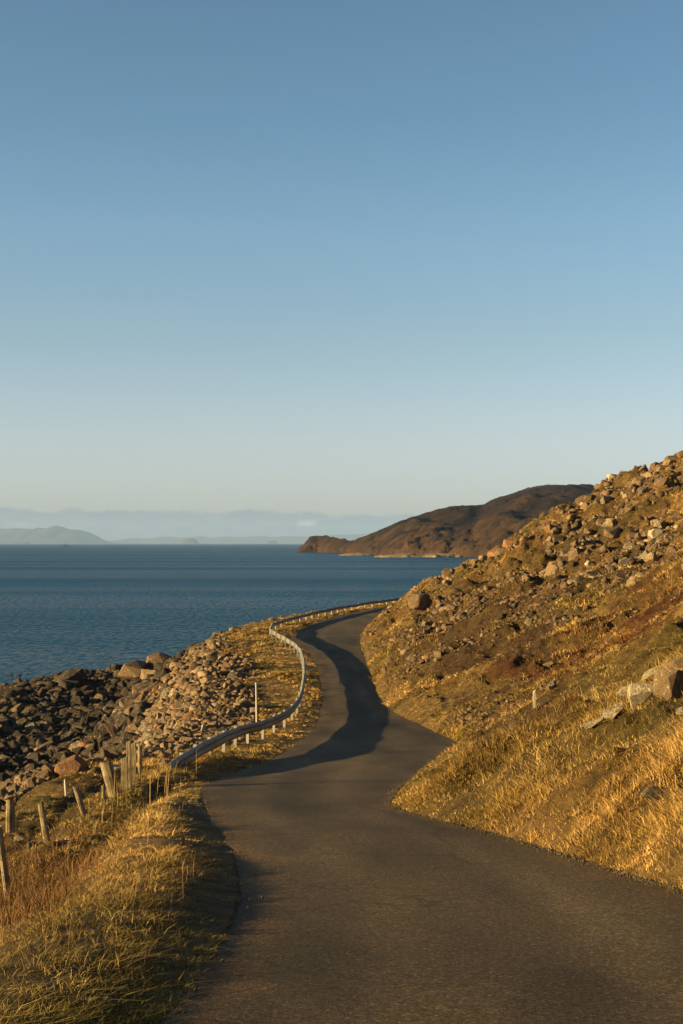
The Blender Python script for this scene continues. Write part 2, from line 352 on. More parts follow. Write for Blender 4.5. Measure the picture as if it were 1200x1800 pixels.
def grid_faces(nr, nc):
    i = np.arange(nr - 1)[:, None] * nc + np.arange(nc - 1)[None]; i = i.ravel()
    return np.stack([i, i + 1, i + nc + 1, i + nc], 1)

# ------------------------------------------------------------------ land cover zones (ground colours, where rocks and grass are)
P_C1 = [(880,960),(940,925),(1010,898),(1100,885),(1200,865),(1200,985),(1110,1000),(1060,1035),(960,1010),(900,1000)]
P_RIDGE = [(735,1062),(828,985),(905,945),(1000,885),(1100,838),(1200,790),(1200,850),(1100,890),(1000,935),(930,975),(860,1040),(800,1075)]
P_MID = [(680,1110),(740,1055),(830,985),(960,1000),(1060,1040),(980,1130),(900,1180),(780,1190),(700,1150)]
P_RUST = [(1000,1150),(1060,1075),(1130,1010),(1200,965),(1200,1075),(1120,1105),(1050,1150),(980,1210),(900,1230),(880,1200)]
P_BROWN = [(640,1120),(700,1080),(860,1020),(1000,1040),(990,1130),(950,1230),(840,1290),(760,1240),(680,1190)]
def landcover(x, y, z):
    px, py = project(x, y, z)
    jx = px + fbm(x, y, 2.5, 3, 91) * 90; jy = py + fbm(x, y, 2.5, 3, 92) * 60
    left = x < xl(y); crest = xcrest(y)
    rough = np.zeros(x.shape); brown = np.zeros(x.shape)
    # seaward slope of broken rock (past the fence corner) and the beach
    start = 33 + fbm(x, y, 3, 2, 44) * 5
    mixg = fbm(x, y, 2.6, 3, 45) * 1.6
    scree = left & (x < crest + 0.6 + 1.7 * sstep(42, 55, y) * (1 - sstep(85, 120, y)) - 1.2 * sstep(95, 120, y) + mixg * 1.7) & (y > start)
    beach = left & (z < -8.4 - 1.6 * sstep(26, 40, y)) & (x < crest - 1.5) | (left & (x < crest - 6) & (y > 27))
    rough = np.where(inpoly(jx, jy, P_C1), 1.0, rough)
    rough = np.where(inpoly(jx, jy, P_RIDGE), 0.6, rough)
    rough = np.where(inpoly(jx, jy, P_MID) & (rough == 0), 0.5, rough)
    rust = inpoly(jx, jy, P_RUST); brown = inpoly(jx, jy, P_BROWN)
    right = x > xr(y)
    return dict(px=px, py=py, left=left, right=right, scree=scree & ~beach, beach=beach, rough=rough * right, rust=rust & right, brown=brown & right)
GOLD = np.array((0.50, 0.295, 0.090)); OLIVE = np.array((0.215, 0.155, 0.040)); STRAW = np.array((0.66, 0.43, 0.175))
RUST = np.array((0.20, 0.080, 0.028)); UMBER = np.array((0.19, 0.110, 0.046)); EARTH = np.array((0.055, 0.036, 0.020)); SHADE = np.array((0.09, 0.065, 0.028))
def cover_color(x, y, z, lc, blades=False):
    n = (fbm(x * 0.6, y, 4.0, 4, 61) * 1.7 + 0.5).clip(0, 1)[:, None]; n2 = (fbm(x, y, 1.4, 3, 62) * 1.3 + 0.5).clip(0, 1)[:, None]
    c = OLIVE * (1 - n) + GOLD * n
    c = c * (1 - 0.45 * n2) + STRAW * 0.45 * n2
    b_ = (lc['brown'].astype(float) * (0.62 + 1.2 * fbm(x, y, 2.2, 2, 63)))[:, None].clip(0, 1); c = c * (1 - b_) + UMBER * 1.15 * b_
    r_ = (lc['rust'].astype(float) * (0.7 + 1.0 * fbm(x, y, 2.0, 2, 64)))[:, None].clip(0, 1); c = c * (1 - r_) + RUST * r_
    g_ = ((lc['rough'] > 0.2) * 0.30)[:, None]; c = c * (1 - g_) + UMBER * g_
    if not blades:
        c = c * 0.46  # ground darkened under grass: shade between the blades put into its colour
        c = c * np.where(lc['rough'] > 0.2, 0.8, 1.0)[:, None]  # rough ground darker again, crevice shade among the rocks painted in
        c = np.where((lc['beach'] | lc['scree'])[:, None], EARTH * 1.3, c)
    return c

# ------------------------------------------------------------------ ground (one sheet), road, sea
def polar_rows(y0, y1, n): return np.geomspace(y0 + 4, y1 + 4, n) - 4
ys = np.r_[np.linspace(-25, 2.5, 30), polar_rows(2.8, 420, 1300)]
av = np.linspace(-1, 1, 760); av = np.sign(av) * (0.45 * np.abs(av) + 0.55 * np.abs(av) ** 3)
XX = (0.62 * np.abs(ys[:, None]) + 9) * av[None] * (1 + 0.25 * (ys[:, None] < 2))
XX = XX + 0.0; YY = np.repeat(ys[:, None], len(av), 1)
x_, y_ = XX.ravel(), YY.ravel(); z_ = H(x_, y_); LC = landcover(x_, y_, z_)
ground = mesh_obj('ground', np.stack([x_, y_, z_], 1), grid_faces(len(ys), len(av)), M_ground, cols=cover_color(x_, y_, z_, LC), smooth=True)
tag(ground, kind='structure')
rys = np.r_[np.linspace(-20, 3, 24), np.arange(3.2, 70, 0.22), np.arange(70, 330, 0.6)]
tt = np.linspace(0, 1, 81)
ea = fbm(rys, rys * 0, 0.9, 3, 71) * 0.10; eb = fbm(rys, rys * 0 + 9, 0.8, 3, 72) * 0.12
A = xl(rys) + ea - 0.05; B = xr(rys) + eb + 0.05
X = A[:, None] + (B - A)[:, None] * tt[None]; Yr = np.repeat(rys[:, None], 81, 1)
cam_ = 0.02 * (1 - (2 * tt - 1) ** 2)
Z = zroad(Yr) + cam_[None] * 1.0 + fbm(X, Yr, 6, 2, 73) * 0.03; Z[:, 0] -= 0.012; Z[:, -1] -= 0.012
edge = np.minimum(tt, 1 - tt)[None] * (B - A)[:, None]
mid = (X - (A + (np.minimum(B - A, 4.0)) / 2)[:, None])
track = np.exp(-((np.abs(mid) - 0.78) / 0.30) ** 2)
seam = np.exp(-((mid - 0.9 + fbm(X * 0, Yr, 5, 3, 78) * 0.9) / 0.035) ** 2) * (fbm(X * 0, Yr, 9, 2, 79) > 0.0)
shade = (0.80 + 0.30 * track + fbm(X, Yr * 0.25, 1.1, 3, 74) * 0.5 + fbm(X, Yr * 0.6, 4.0, 3, 77) * 0.35) * (1 - 0.35 * seam)
shade = shade * (0.75 + 0.25 * sstep(0, 0.22, edge + fbm(X, Yr, 0.35, 2, 75) * 0.1))
rc = np.repeat(shade.ravel()[:, None], 3, 1)
dirt = (1 - sstep(0.05, 0.5, edge + fbm(X, Yr, 0.6, 3, 76) * 0.5)).ravel()[:, None]
rc = rc * (1 - 0.5 * dirt) + np.array((1.5, 1.15, .8)) * 0.5 * dirt
road = mesh_obj('road', np.stack([X.ravel(), Yr.ravel(), Z.ravel()], 1), grid_faces(len(rys), 81), M_road, cols=rc, smooth=True)
tag(road, kind='structure')
S = 61000
gr = np.array([0, 60, 120, 180, 260, 400, 700, 1200, 2500, 5000, 10000, 25000, S]); gr = np.r_[-gr[:0:-1], gr]
sx, sy = np.meshgrid(gr, gr)
sea = mesh_obj('sea', np.stack([sx.ravel(), sy.ravel(), 0 * sx.ravel() + SEA], 1), grid_faces(len(gr), len(gr)), M_sea)
tag(sea, kind='structure')
#@@PART2
# ------------------------------------------------------------------ far land
def headland():
    prof = np.array([(508,975),(524,967),(533,960),(545,946),(560,943),(585,943),(600,949),(614,953),(640,944),(662,936),(690,921),(720,909),(757,900),(790,890),(820,886),(848,884),(870,873),(890,868),(912,864),(930,858),(965,855),(1000,857),(1030,861),(1080,868),(1150,880),(1300,900),(1500,930)], float)
    base = np.array([(508,971),(560,971),(620,973),(700,977),(830,981),(1000,990),(1500,1020)], float)
    kx, kz = ray(prof[:, 0], prof[:, 1]); bx, bz = ray(base[:, 0], base[:, 1])
    u = np.linspace(kx[0], kx[-1], 420); T = np.r_[np.linspace(0, 0.35, 90), np.linspace(0.36, 1.9, 150)]
    hz = np.interp(u, kx, kz); b = np.interp(u, bx, bz)
    Yb = SEA / b; depth = 90 + 1400 * np.clip((u - kx[7]) / 0.19, 0, 1) ** 0.9
    Yr_ = Yb + depth; zr_ = (hz - 0.0010 * sstep(0.04, 0.12, u)) * Yr_ - 5.0 * np.clip(depth / 600, 0, 1)
    Uu, TT = np.meshgrid(u, T, indexing='ij')
    YY_ = Yb[:, None] + depth[:, None] * TT
    shape = np.where(TT < 1, np.sin(np.clip(TT, 0, 1) * math.pi / 2) ** (0.42 + 1.25 * np.clip(depth / 700, 0, 1))[:, None], 1 - 0.9 * (TT - 1) ** 1.4)
    Z_ = (SEA - 1.5) + (zr_[:, None] - SEA + 1.5) * shape
    XX_ = Uu * YY_
    rise = np.clip((Z_ - SEA) / 18, 0, 1)
    cliff = np.clip(1 - (Z_ - SEA) / 22, 0, 1) * (TT < 0.9)
    amp = np.clip(depth / 500, 0.12, 1)[:, None]
    Z_ = Z_ + amp * fbm(XX_, YY_, 190, 5, 301) * 30 * rise * (1.0 - 0.93 * np.exp(-((TT - 1) / .32) ** 2))
    Z_ = Z_ + amp * fbm(XX_, YY_, 70, 4, 308) * 15 * rise * (1.0 - 0.75 * np.exp(-((TT - 1) / .22) ** 2)) + np.abs(fbm(XX_, YY_, 24, 4, 302)) * (3 + 11 * amp) * (0.25 + cliff) * np.clip((Z_ - SEA) / 3, 0, 1)
    Z_ = Z_ + (fbm(XX_, YY_ * .5, 11, 3, 309) * 5 - 1.0) * (1 - amp) * np.clip((Z_ - SEA) / 6, 0, 1)
    Z_ = Z_ + sstep(SEA + 1, SEA + 4.0, Z_) * 2.2 * (TT < 1)
    n = (fbm(XX_, YY_, 150, 5, 303) + 0.5).clip(0, 1); n2 = (fbm(XX_, YY_, 40, 4, 304) + .5).clip(0, 1)
    c = np.array((0.022, 0.013, 0.008))[None, None] * (1 - n[..., None]) + np.array((0.045, 0.028, 0.015)) * n[..., None]
    g = sstep(0.50, 0.66, n2 * 0.6 + n * 0.4)[..., None]; c = c * (1 - g) + np.array((0.085, 0.062, 0.026)) * g
    k = (cliff ** 0.6 * sstep(0.35, 0.6, n2 + 0.1))[..., None]; c = c * (1 - k) + np.array((0.10, 0.070, 0.042)) * k
    low = (Uu < kx[9])[..., None] * 0.55; c = c * (1 - low) + np.array((0.07, 0.048, 0.025)) * low; c = c * np.array((0.62, 0.49, 0.40))
    o = mesh_obj('headland', np.stack([XX_, YY_, Z_], 2).reshape(-1, 3), grid_faces(len(u), len(T)), M_head, cols=c.reshape(-1, 3), smooth=True)
    tag(o, kind='structure')
headland()
def shingle_bar(x0, x1, y0, y1, Y, name='shingle_beach'):
    n = 160; u = np.linspace(x0, x1, n); k = ray(u, u * 0 + 975)[0]; Yc = Y + fbm(u, u * 0, 40, 3, 305) * 20
    t = np.linspace(-1, 1, 13); taper = np.sin(np.linspace(0, math.pi, n)) ** 0.35
    XX_ = (k * Yc)[:, None] + 0 * t; YY_ = Yc[:, None] + t[None] * 34 * taper[:, None]
    Z_ = SEA - 1 + (y1 + 1) * (1 - t[None] ** 2) ** 0.5 * taper[:, None] + fbm(XX_, YY_, 9, 3, 306) * 1.3
    c = np.array((0.34, 0.26, 0.17))[None] * (0.75 + 0.5 * (fbm(XX_.ravel(), YY_.ravel(), 12, 3, 307)[:, None] + .5))
    tag(mesh_obj(name, np.stack([XX_, YY_, Z_], 2).reshape(-1, 3), grid_faces(n, 13), M_head, cols=c, smooth=True), kind='structure')
shingle_bar(655, 850, 0, 3.2, 1300); shingle_bar(596, 668, 0, 2.4, 1460)
def island(name, prof, Y, depth, label, seed):
    p = np.array(prof, float); kx, kz = ray(p[:, 0], p[:, 1]); u = np.linspace(kx[0], kx[-1], 160); h = np.interp(u, kx, kz)
    t = np.linspace(-1, 1, 25); XX_ = (u * Y)[:, None] + 0 * t; YY_ = Y + t[None] * depth + 0 * u[:, None]
    Z_ = SEA - 3 + (h * Y - SEA + 3)[:, None] * (1 - np.abs(t[None]) ** 1.7)
    Z_ = Z_ + fbm(XX_, YY_, depth * 0.5, 5, seed) * 0.35 * np.clip(Z_ - SEA, 0, None) * (np.abs(t)[None] > 0.05)
    tag(mesh_obj(name, np.stack([XX_, YY_, Z_], 2).reshape(-1, 3), grid_faces(160, 25), M_isl, smooth=True), kind='structure')
island('far_island', [(-260,948),(-150,932),(-60,928),(0,930),(30,929),(55,931),(68,927),(82,930),(100,926),(115,928),(123,932),(140,932),(152,935),(163,944),(176,951),(182,954)], 38000, 3000, '', 401)
island('distant_coast', [(178,952),(215,950),(240,946),(265,947),(290,944),(330,945),(350,942),(375,945),(395,943),(425,944),(455,942),(480,944),(500,942),(540,943),(565,941),(600,940),(650,938),(720,942),(800,940)], 52000, 4500, '', 402)
island('islet', [(318,955),(322,949),(330,946),(338,946.5),(346,949),(349,955)], 33000, 400, '', 403)
island('islet', [(470,955.5),(474,951),(482,950),(487,952),(488,955.5)], 33000, 300, '', 404)
island('islet', [(25,955),(30,953),(38,953.5),(48,953.2),(52,955)], 30000, 300, '', 405)
def boat():
    k, _ = ray(117, 955); Y = 6000.0; r = empty('fishing_boat', (k * Y, Y, SEA), label='tiny dark boat with a mast far out on the sea before the hazy island', cat='boat')
    def px(): pass
    Lh = 17; sec = np.linspace(-1, 1, 15); V = []; Fc = []
    for s in sec:
        wd = 3.2 * (1 - abs(s) ** 3 * (0.95 if s > 0 else .35)); top_ = 2.6 + 1.6 * max(s, 0) ** 2
        V += [(s * Lh, -wd, top_), (s * Lh, -wd * .6, -0.6), (s * Lh, wd * .6, -0.6), (s * Lh, wd, top_)]
    for i in range(14):
        for j in range(4): a_ = i * 4 + j; b_ = i * 4 + (j + 1) % 4; Fc.append([a_, b_, b_ + 4, a_ + 4])
    Fc += [[0, 1, 2, 3], [56, 59, 58, 57]]
    mesh_obj('hull', V, Fc, TONES['dark'], r)
    def box(name, c, s, par, m=TONES['dark']):
        V = [(c[0] + sx_ * s[0], c[1] + sy_ * s[1], c[2] + sz_ * s[2]) for sx_ in (-1, 1) for sy_ in (-1, 1) for sz_ in (-1, 1)]
        return mesh_obj(name, V, [[0,1,3,2],[4,6,7,5],[0,4,5,1],[2,3,7,6],[0,2,6,4],[1,5,7,3]], m, par)
    box('wheelhouse', (-5, 0, 5.2), (3.6, 2.2, 2.6), r); box('mast', (1.5, 0, 11), (.35, .35, 9), r)
boat()

# ------------------------------------------------------------------ rocks
def rock_mesh(kind, i):
    g = np.random.default_rng(900 + i); import bmesh
    n = {'block': 16, 'slab': 15, 'wedge': 11, 'rounded': 34}[kind]
    p = g.normal(size=(n, 3)); p /= np.linalg.norm(p, axis=1)[:, None]
    if kind == 'block': p = np.sign(p) * np.abs(p) ** 0.55
    if kind == 'rounded': p = p * g.uniform(.85, 1.05, (n, 1))
    p *= {'block': (1.0, .85, .8), 'slab': (1.25, .95, .42), 'wedge': (1.15, .8, .8), 'rounded': (1.0, .85, .75)}[kind]
    p /= np.abs(p).max()
    bm = bmesh.new(); vs_ = [bm.verts.new(v) for v in p]
    r = bmesh.ops.convex_hull(bm, input=vs_); bmesh.ops.delete(bm, geom=[e for e in r['geom_unused'] if isinstance(e, bmesh.types.BMVert)], context='VERTS')
    bmesh.ops.dissolve_limit(bm, angle_limit=R(16), verts=bm.verts, edges=bm.edges)
    bmesh.ops.bevel(bm, geom=list(bm.edges), offset=0.028, segments=1, affect='EDGES', clamp_overlap=True)
    bmesh.ops.triangulate(bm, faces=bm.faces); bmesh.ops.remove_doubles(bm, verts=bm.verts, dist=1e-4)
    bmesh.ops.recalc_face_normals(bm, faces=bm.faces)
    me = bpy.data.meshes.new(kind + '_rock'); bm.to_mesh(me); bm.free()
    me.materials.append(TONES['brown']); return me
KINDS = ['block', 'slab', 'wedge', 'rounded']
PROTO = [(k, rock_mesh(k, j * 7 + i)) for j, k in enumerate(KINDS) for i in range(7)]
PV = []; PF = []
for k, me in PROTO:
    v = np.empty(len(me.vertices) * 3, np.float32); me.vertices.foreach_get('co', v); PV.append(v.reshape(-1, 3))
    f = np.empty(len(me.loops), np.int32); me.loops.foreach_get('vertex_index', f); PF.append(f.reshape(-1, 3))
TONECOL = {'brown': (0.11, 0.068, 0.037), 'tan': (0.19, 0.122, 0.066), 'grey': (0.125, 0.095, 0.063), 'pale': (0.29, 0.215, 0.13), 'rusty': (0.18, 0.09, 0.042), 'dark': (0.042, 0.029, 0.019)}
def scatter(n, y0, y1, x0f, x1f, power=1.0):
    """points spread evenly over the picture between two distances; x by a function of distance"""
    y = np.exp(rng.uniform(math.log(y0), math.log(y1), n)); a = x0f(y); b = x1f(y)
    return a + (b - a) * rng.random(n), y
def edge_l(y): return -0.33 * y - 3
def edge_r(y): return 0.33 * y + 3
rocks = []     # (region, x, y, z, size, proto, rot3, tone)
def add_rocks(region, x, y, size, tones, probs, sink=0.36, kp=(.4, .25, .25, .1)):
    z = H(x, y); n = len(x)
    kk = rng.choice(4, n, p=kp); pr = kk * 7 + rng.integers(0, 7, n)
    rot = np.stack([rng.normal(0, .38, n), rng.normal(0, .38, n), rng.uniform(0, 6.283, n)], 1)
    tn = rng.choice(len(tones), n, p=np.array(probs) / sum(probs))
    for i in range(n): rocks.append([region, x[i], y[i], z[i] + size[i] * (0.45 - sink * 1.2), size[i], int(pr[i]), rot[i], tones[tn[i]], False])
def pareto(n, lo, hi, a): u = rng.random(n); return lo * (1 - u * (1 - (lo / hi) ** a)) ** (-1 / a)
# hillside
x, y = scatter(230000, 14, 250, xr, edge_r); z = H(x, y); lc = landcover(x, y, z)
dens = 0.015 + 0.30 * (lc['rough'] == 0.5) + 0.95 * (lc['rough'] == 0.6) + 1.0 * (lc['rough'] == 1.0) + 0.45 * lc['brown'] + 0.12 * lc['rust']
dens *= np.clip(0.75 + 2.6 * fbm(x, y, 7, 3, 501), 0.05, 1.6); dens *= sstep(24, 60, y) * 0.85 + 0.15
dens *= (x > xr(y) + 0.6)
keep = rng.random(len(x)) < dens * 1.25; x, y, lc2 = x[keep], y[keep], lc['rough'][keep]
sz = pareto(len(x), 0.045, 0.52, 1.45) * np.where(lc2 > .9, 1.12, np.where(lc2 > .55, 1.1, np.where(lc2 > .4, 0.75, 0.55))) * np.clip(y / 90, .45, 1.25)
add_rocks('hill', x, y, sz, ['brown', 'tan', 'grey', 'pale', 'rusty', 'dark'], [6.5, 3.6, 1.3, .28, .6, 1.6])
# broken rock below the roadside
x, y = scatter(160000, 32, 160, edge_l, lambda y: xcrest(y) + 2.6); z = H(x, y); lc = landcover(x, y, z)
g = np.clip(1.0 + 1.6 * fbm(x, y, 5, 3, 502), 0.1, 1) * np.where((x > xcrest(y) - 0.3), 0.5, 1.0) * (1 - 0.75 * sstep(112, 125, y))
k1 = lc['scree'] & (rng.random(len(x)) < 0.62 * g)
s1 = pareto(k1.sum(), 0.075, 0.40, 1.8) * np.clip(y[k1] / 65, .75, 1.3)
add_rocks('bank', x[k1], y[k1], s1, ['tan', 'brown', 'grey', 'pale', 'rusty'], [5, 3.4, 1.5, .7, .8], kp=(.45, .27, .24, .04))
k2 = lc['beach'] & (z > SEA - 0.9) & (rng.random(len(x)) < 0.42)
s2 = pareto(k2.sum(), 0.10, 0.65, 1.6) * np.clip(y[k2] / 70, .7, 1.25)
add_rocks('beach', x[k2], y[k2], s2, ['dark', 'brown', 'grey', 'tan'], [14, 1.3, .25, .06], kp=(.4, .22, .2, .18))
# the ones that stand out, set by hand at their real places
def put(region, px, py, size, kind, tone, rz, tilt=(0, 0), scale=(1, 1, 1), label=None, v=0, lift=0.15, cat=None, name=None, Y=None):
    size *= {'hill': .55 if (px > 930 and py > 1100) else .36, 'bank': .8, 'beach': .72}.get(region, 1) if not (px == 737) else 1
    if Y is None: X_, Y_, Z_ = cast(px, py)
    else: Y_ = Y; X_ = float(ray(px, py)[0] * Y); Z_ = float(H(np.array([X_]), np.array([Y_]))[0])
    rocks.append([region, X_, Y_, Z_ + size * lift, size, KINDS.index(kind) * 7 + v, np.array((tilt[0], tilt[1], rz)), tone, (label, scale, name)])
put('hill', 737, 1070, 0.9, 'block', 'brown', .3, (0.1, -.15), (1.1, 1, 1.0), 'big square brown boulder standing beside the road where it disappears round the bend', 1, .55)
put('hill', 1182, 1218, .50, 'block', 'tan', .5, (.2, .35), (1, 1, 1.1), 'large tan block with dark shaded side at the top of the grassy near slope', 2, .35)
put('hill', 1128, 1238, .42, 'block', 'pale', 1.2, (-.2, .2), (.9, 1, 1.1), 'pale upright block with dark right face in the near grassy outcrop', 3, .35)
put('hill', 1100, 1226, .32, 'rounded', 'pale', .2, (0, 0), (1, 1, .9), 'pale lichen-spotted rounded rock left of the upright block in the near outcrop', 0, .3)
put('hill', 1150, 1190, .42, 'slab', 'pale', .4, (.1, -.45), (1.3, 1, .8), 'long pale slab leaning above the two blocks of the near outcrop', 1, .3)
put('hill', 1192, 1180, .38, 'wedge', 'tan', 2.2, (.2, .2), (1, 1, 1), 'tan wedge of rock at the very top of the near outcrop', 2, .3)
put('hill', 1068, 1262, .40, 'slab', 'pale', .5, (.1, -.5), (1.4, .8, .7), 'whitish flat slab half sunk in the grass below the near outcrop', 3, .15)
put('hill', 1040, 1278, .26, 'slab', 'pale', .3, (0, -.4), (1.3, .8, .7), 'small white slab lying lowest of the sunken slabs in golden grass', 4, .15)
put('hill', 1192, 1256, .22, 'slab', 'pale', .9, (0, -.4), (1.2, 1, .8), 'pale flat stone in the grass just below the large tan block', 5, .2)
put('hill', 1150, 1402, .30, 'rounded', 'grey', .8, (0, 0), (1.3, 1, .7), 'grey lichen-covered stone low in the grass of the nearest slope', 2, .2)
put('hill', 1182, 1404, .22, 'block', 'brown', .2, (.1, .1), (1, 1, .8), 'brown stone beside the grey lichen stone on the nearest slope', 4, .2)
put('hill', 968, 1212, .30, 'wedge', 'pale', .6, (.2, .2), (.8, .8, 1.2), 'pale pointed rock just right of the white marker post', 1, .4)
put('hill', 953, 1213, .30, 'block', 'grey', 1.2, (.2, .2), (.8, .8, 1.1), 'grey rock in dark shadow touching the white marker post', 5, .3)
put('hill', 962, 1172, .50, 'slab', 'tan', .6, (.1, -.4), (1, 1, .8), 'tan slab with pale stones beneath it above the white marker post', 4, .3)
for a in [(1150,818,1.5,'block','brown'),(1175,812,1.3,'block','tan'),(1130,830,1.1,'wedge','brown'),(1197,797,1.3,'block','tan'),(1033,872,1.0,'block','brown'),(832,985,1.3,'wedge','brown'),(848,978,1.1,'block','tan'),(875,970,1.0,'block','tan'),(900,960,.9,'slab','brown')]:
    put('hill', a[0], a[1] + 6, a[2], a[3], a[4], rng.uniform(0, 6), (.2, .2), (1, 1, 1.1), None, int(rng.integers(0, 7)), .35)
for a in [(1030,940,1.9,'slab','brown'),(1075,925,1.5,'block','tan'),(1010,965,1.3,'wedge','brown'),(1110,945,1.5,'block','brown'),(1125,960,1.1,'slab','tan'),(1160,930,1.4,'block','grey'),(965,955,1.2,'block','tan'),(990,975,1.1,'slab','grey'),(1190,915,1.5,'wedge','brown'),(1060,970,1.1,'block','brown'),(1145,985,1.0,'block','tan')]:
    put('hill', a[0], a[1], a[2], a[3], a[4], rng.uniform(0, 6), (.25, .25), (1.1, 1, 1), None, int(rng.integers(0, 7)), .4)
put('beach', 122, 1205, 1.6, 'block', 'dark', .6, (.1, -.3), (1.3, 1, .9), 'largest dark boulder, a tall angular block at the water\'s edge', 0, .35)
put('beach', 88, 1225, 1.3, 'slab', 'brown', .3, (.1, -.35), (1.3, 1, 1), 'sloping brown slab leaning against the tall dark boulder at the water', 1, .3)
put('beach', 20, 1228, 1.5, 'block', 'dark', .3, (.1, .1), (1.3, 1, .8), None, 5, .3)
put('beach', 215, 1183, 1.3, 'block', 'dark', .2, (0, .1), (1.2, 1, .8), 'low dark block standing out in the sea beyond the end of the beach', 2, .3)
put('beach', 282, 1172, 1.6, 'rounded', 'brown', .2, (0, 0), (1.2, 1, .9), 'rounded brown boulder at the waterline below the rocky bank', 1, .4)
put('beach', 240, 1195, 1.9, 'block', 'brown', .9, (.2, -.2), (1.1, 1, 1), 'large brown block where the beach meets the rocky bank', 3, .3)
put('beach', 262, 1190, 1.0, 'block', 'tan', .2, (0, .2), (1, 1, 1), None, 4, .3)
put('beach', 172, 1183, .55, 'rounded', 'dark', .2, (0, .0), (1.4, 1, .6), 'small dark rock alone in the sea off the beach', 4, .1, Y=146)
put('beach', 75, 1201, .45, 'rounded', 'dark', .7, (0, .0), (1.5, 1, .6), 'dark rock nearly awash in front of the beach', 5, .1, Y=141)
put('bank', 205, 1300, 1.05, 'slab', 'rusty', 2.4, (.3, -.5), (1.5, 1, .7), 'large red-brown slab leaning behind the thick broken fence post', 2, .3)
put('bank', 150, 1318, .55, 'block', 'rusty', .5, (.1, -.1), (1, 1, .9), 'square rusty boulder left of the leaning red-brown slab', 3, .4)
put('bank', 128, 1360, .55, 'rounded', 'rusty', .8, (.0, -.1), (1, 1, .9), 'orange-rust boulder behind the short white stake', 4, .3)
put('bank', 143, 1345, .30, 'wedge', 'rusty', .8, (.2, -.1), (1, 1, .9), 'bright rust wedge of stone on top of the orange boulder', 3, .5)
put('bank', 232, 1240, .95, 'block', 'tan', 1.0, (.25, -.35), (1.2, 1, .8), 'tan block with one flat sunlit face at the foot of the bank', 5, .35)
put('bank', 258, 1228, 1.2, 'slab', 'brown', 1.0, (.25, -.6), (1.6, .6, .8), 'long brown slab tipped beside the tan block at the foot of the bank', 6, .35)
put('bank', 292, 1350, .20, 'rounded', 'grey', .4, (0, 0), (1, 1, 1.3), 'grey stone standing against the buried end of the guardrail', 6, .6)
put('bank', 420, 1317, .13, 'slab', 'pale', .4, (0, 0), (1.5, 1, .6), 'pale flat stone at the foot of a guardrail post', 0, .3)
put('near', 42, 1484, .17, 'wedge', 'pale', .4, (0, .3), (1.1, 1, 1.0), 'white lichen-covered stone in the grass between two fence posts', 4, .3)
put('near', 56, 1488, .11, 'rounded', 'grey', 1.4, (0, .3), (1.1, 1, .8), 'small grey stone at the foot of the white lichen-covered stone', 5, .25)

def rot_mats(r):
    cx, sx_ = np.cos(r[:, 0]), np.sin(r[:, 0]); cy, sy_ = np.cos(r[:, 1]), np.sin(r[:, 1]); cz, sz_ = np.cos(r[:, 2]), np.sin(r[:, 2])
    M = np.empty((len(r), 3, 3))
    M[:, 0] = np.stack([cz * cy, cz * sy_ * sx_ - sz_ * cx, cz * sy_ * cx + sz_ * sx_], 1)
    M[:, 1] = np.stack([sz_ * cy, sz_ * sy_ * sx_ + cz * cx, sz_ * sy_ * cx - cz * sx_], 1)
    M[:, 2] = np.stack([-sy_, cy * sx_, cy * cx], 1); return M
REG = {'hill': ('hillside_boulder', 'boulder', 'boulders strewn over the hillside', 'loose_hillside_stones', 'loose stones scattered over the brown and golden hillside', 'stones'),
       'bank': ('bank_rock', 'rock', 'rocks tipped down the bank below the guardrail', 'bank_rubble', 'broken rubble spilling from the grassy verge down to the beach', 'rubble'),
       'beach': ('beach_rock', 'shore rock', 'dark rocks covering the beach', 'beach_stones', 'dark stones covering the beach between the larger rocks', 'stones')}
LAND = {'hill': [((737,1060),'near the square boulder at the road bend'),((850,985),'low on the skyline above the sea'),((960,920),'on the skyline below the dark headland'),((1060,855),'high on the hill\'s skyline'),((1165,815),'on the highest part of the skyline'),((1040,945),'in the dark band of boulders'),((1150,945),'at the upper end of the dark boulder band'),((960,985),'at the lower end of the boulder band'),((900,1050),'in the loose scree of the middle slope'),((800,1040),'on the scree above the road bend'),((700,1110),'at the foot of the slope by the far bend'),((800,1140),'on the brown turf above the inner bend'),((1000,1060),'between the boulder band and golden grass'),((1130,1060),'in the rust-brown bracken patch'),((930,1140),'on the turf above the white marker post'),((940,1230),'below the white marker post'),((860,1200),'on brown turf above the passing place'),((1090,1160),'in the grass below the bracken patch'),((1150,1220),'beside the near pale outcrop'),((1100,1350),'in the golden grass of the near slope'),((830,1290),'in the bank behind the passing place')],
        'bank': [((200,1310),'near the leaning red-brown slab'),((290,1320),'beyond the end of the guardrail'),((245,1240),'at the foot of the bank by the tan block'),((350,1280),'just below the first guardrail posts'),((330,1220),'in the middle of the tipped bank'),((400,1230),'left of the tall thin marker pole'),((380,1160),'under the grassy top of the bank'),((310,1180),'along the bank\'s outline against the sea'),((440,1150),'near the sharp bend of the guardrail'),((270,1280),'low on the bank behind the fence posts'),((130,1360),'near the orange-rust boulder')],
        'beach': [((20,1230),'at the waterline by the frame edge'),((120,1200),'around the tall dark boulder'),((180,1230),'behind the waterline boulders'),((240,1190),'where the beach meets the rocky bank'),((60,1280),'in the shadowed middle of the beach'),((150,1280),'below the leaning red-brown slab'),((30,1340),'on the upper beach above the white stone'),((90,1340),'behind the short white stake'),((20,1400),'behind the thick post stump'),((100,1400),'just below the grassy edge of the beach'),((210,1240),'at the foot of the tipped bank')]}
ORD = ['', 'second', 'third', 'fourth', 'fifth', 'sixth', 'seventh', 'eighth', 'ninth', 'tenth', 'eleventh', 'twelfth', 'thirteenth', 'fourteenth', 'fifteenth', 'sixteenth', 'seventeenth', 'eighteenth', 'nineteenth', 'twentieth']
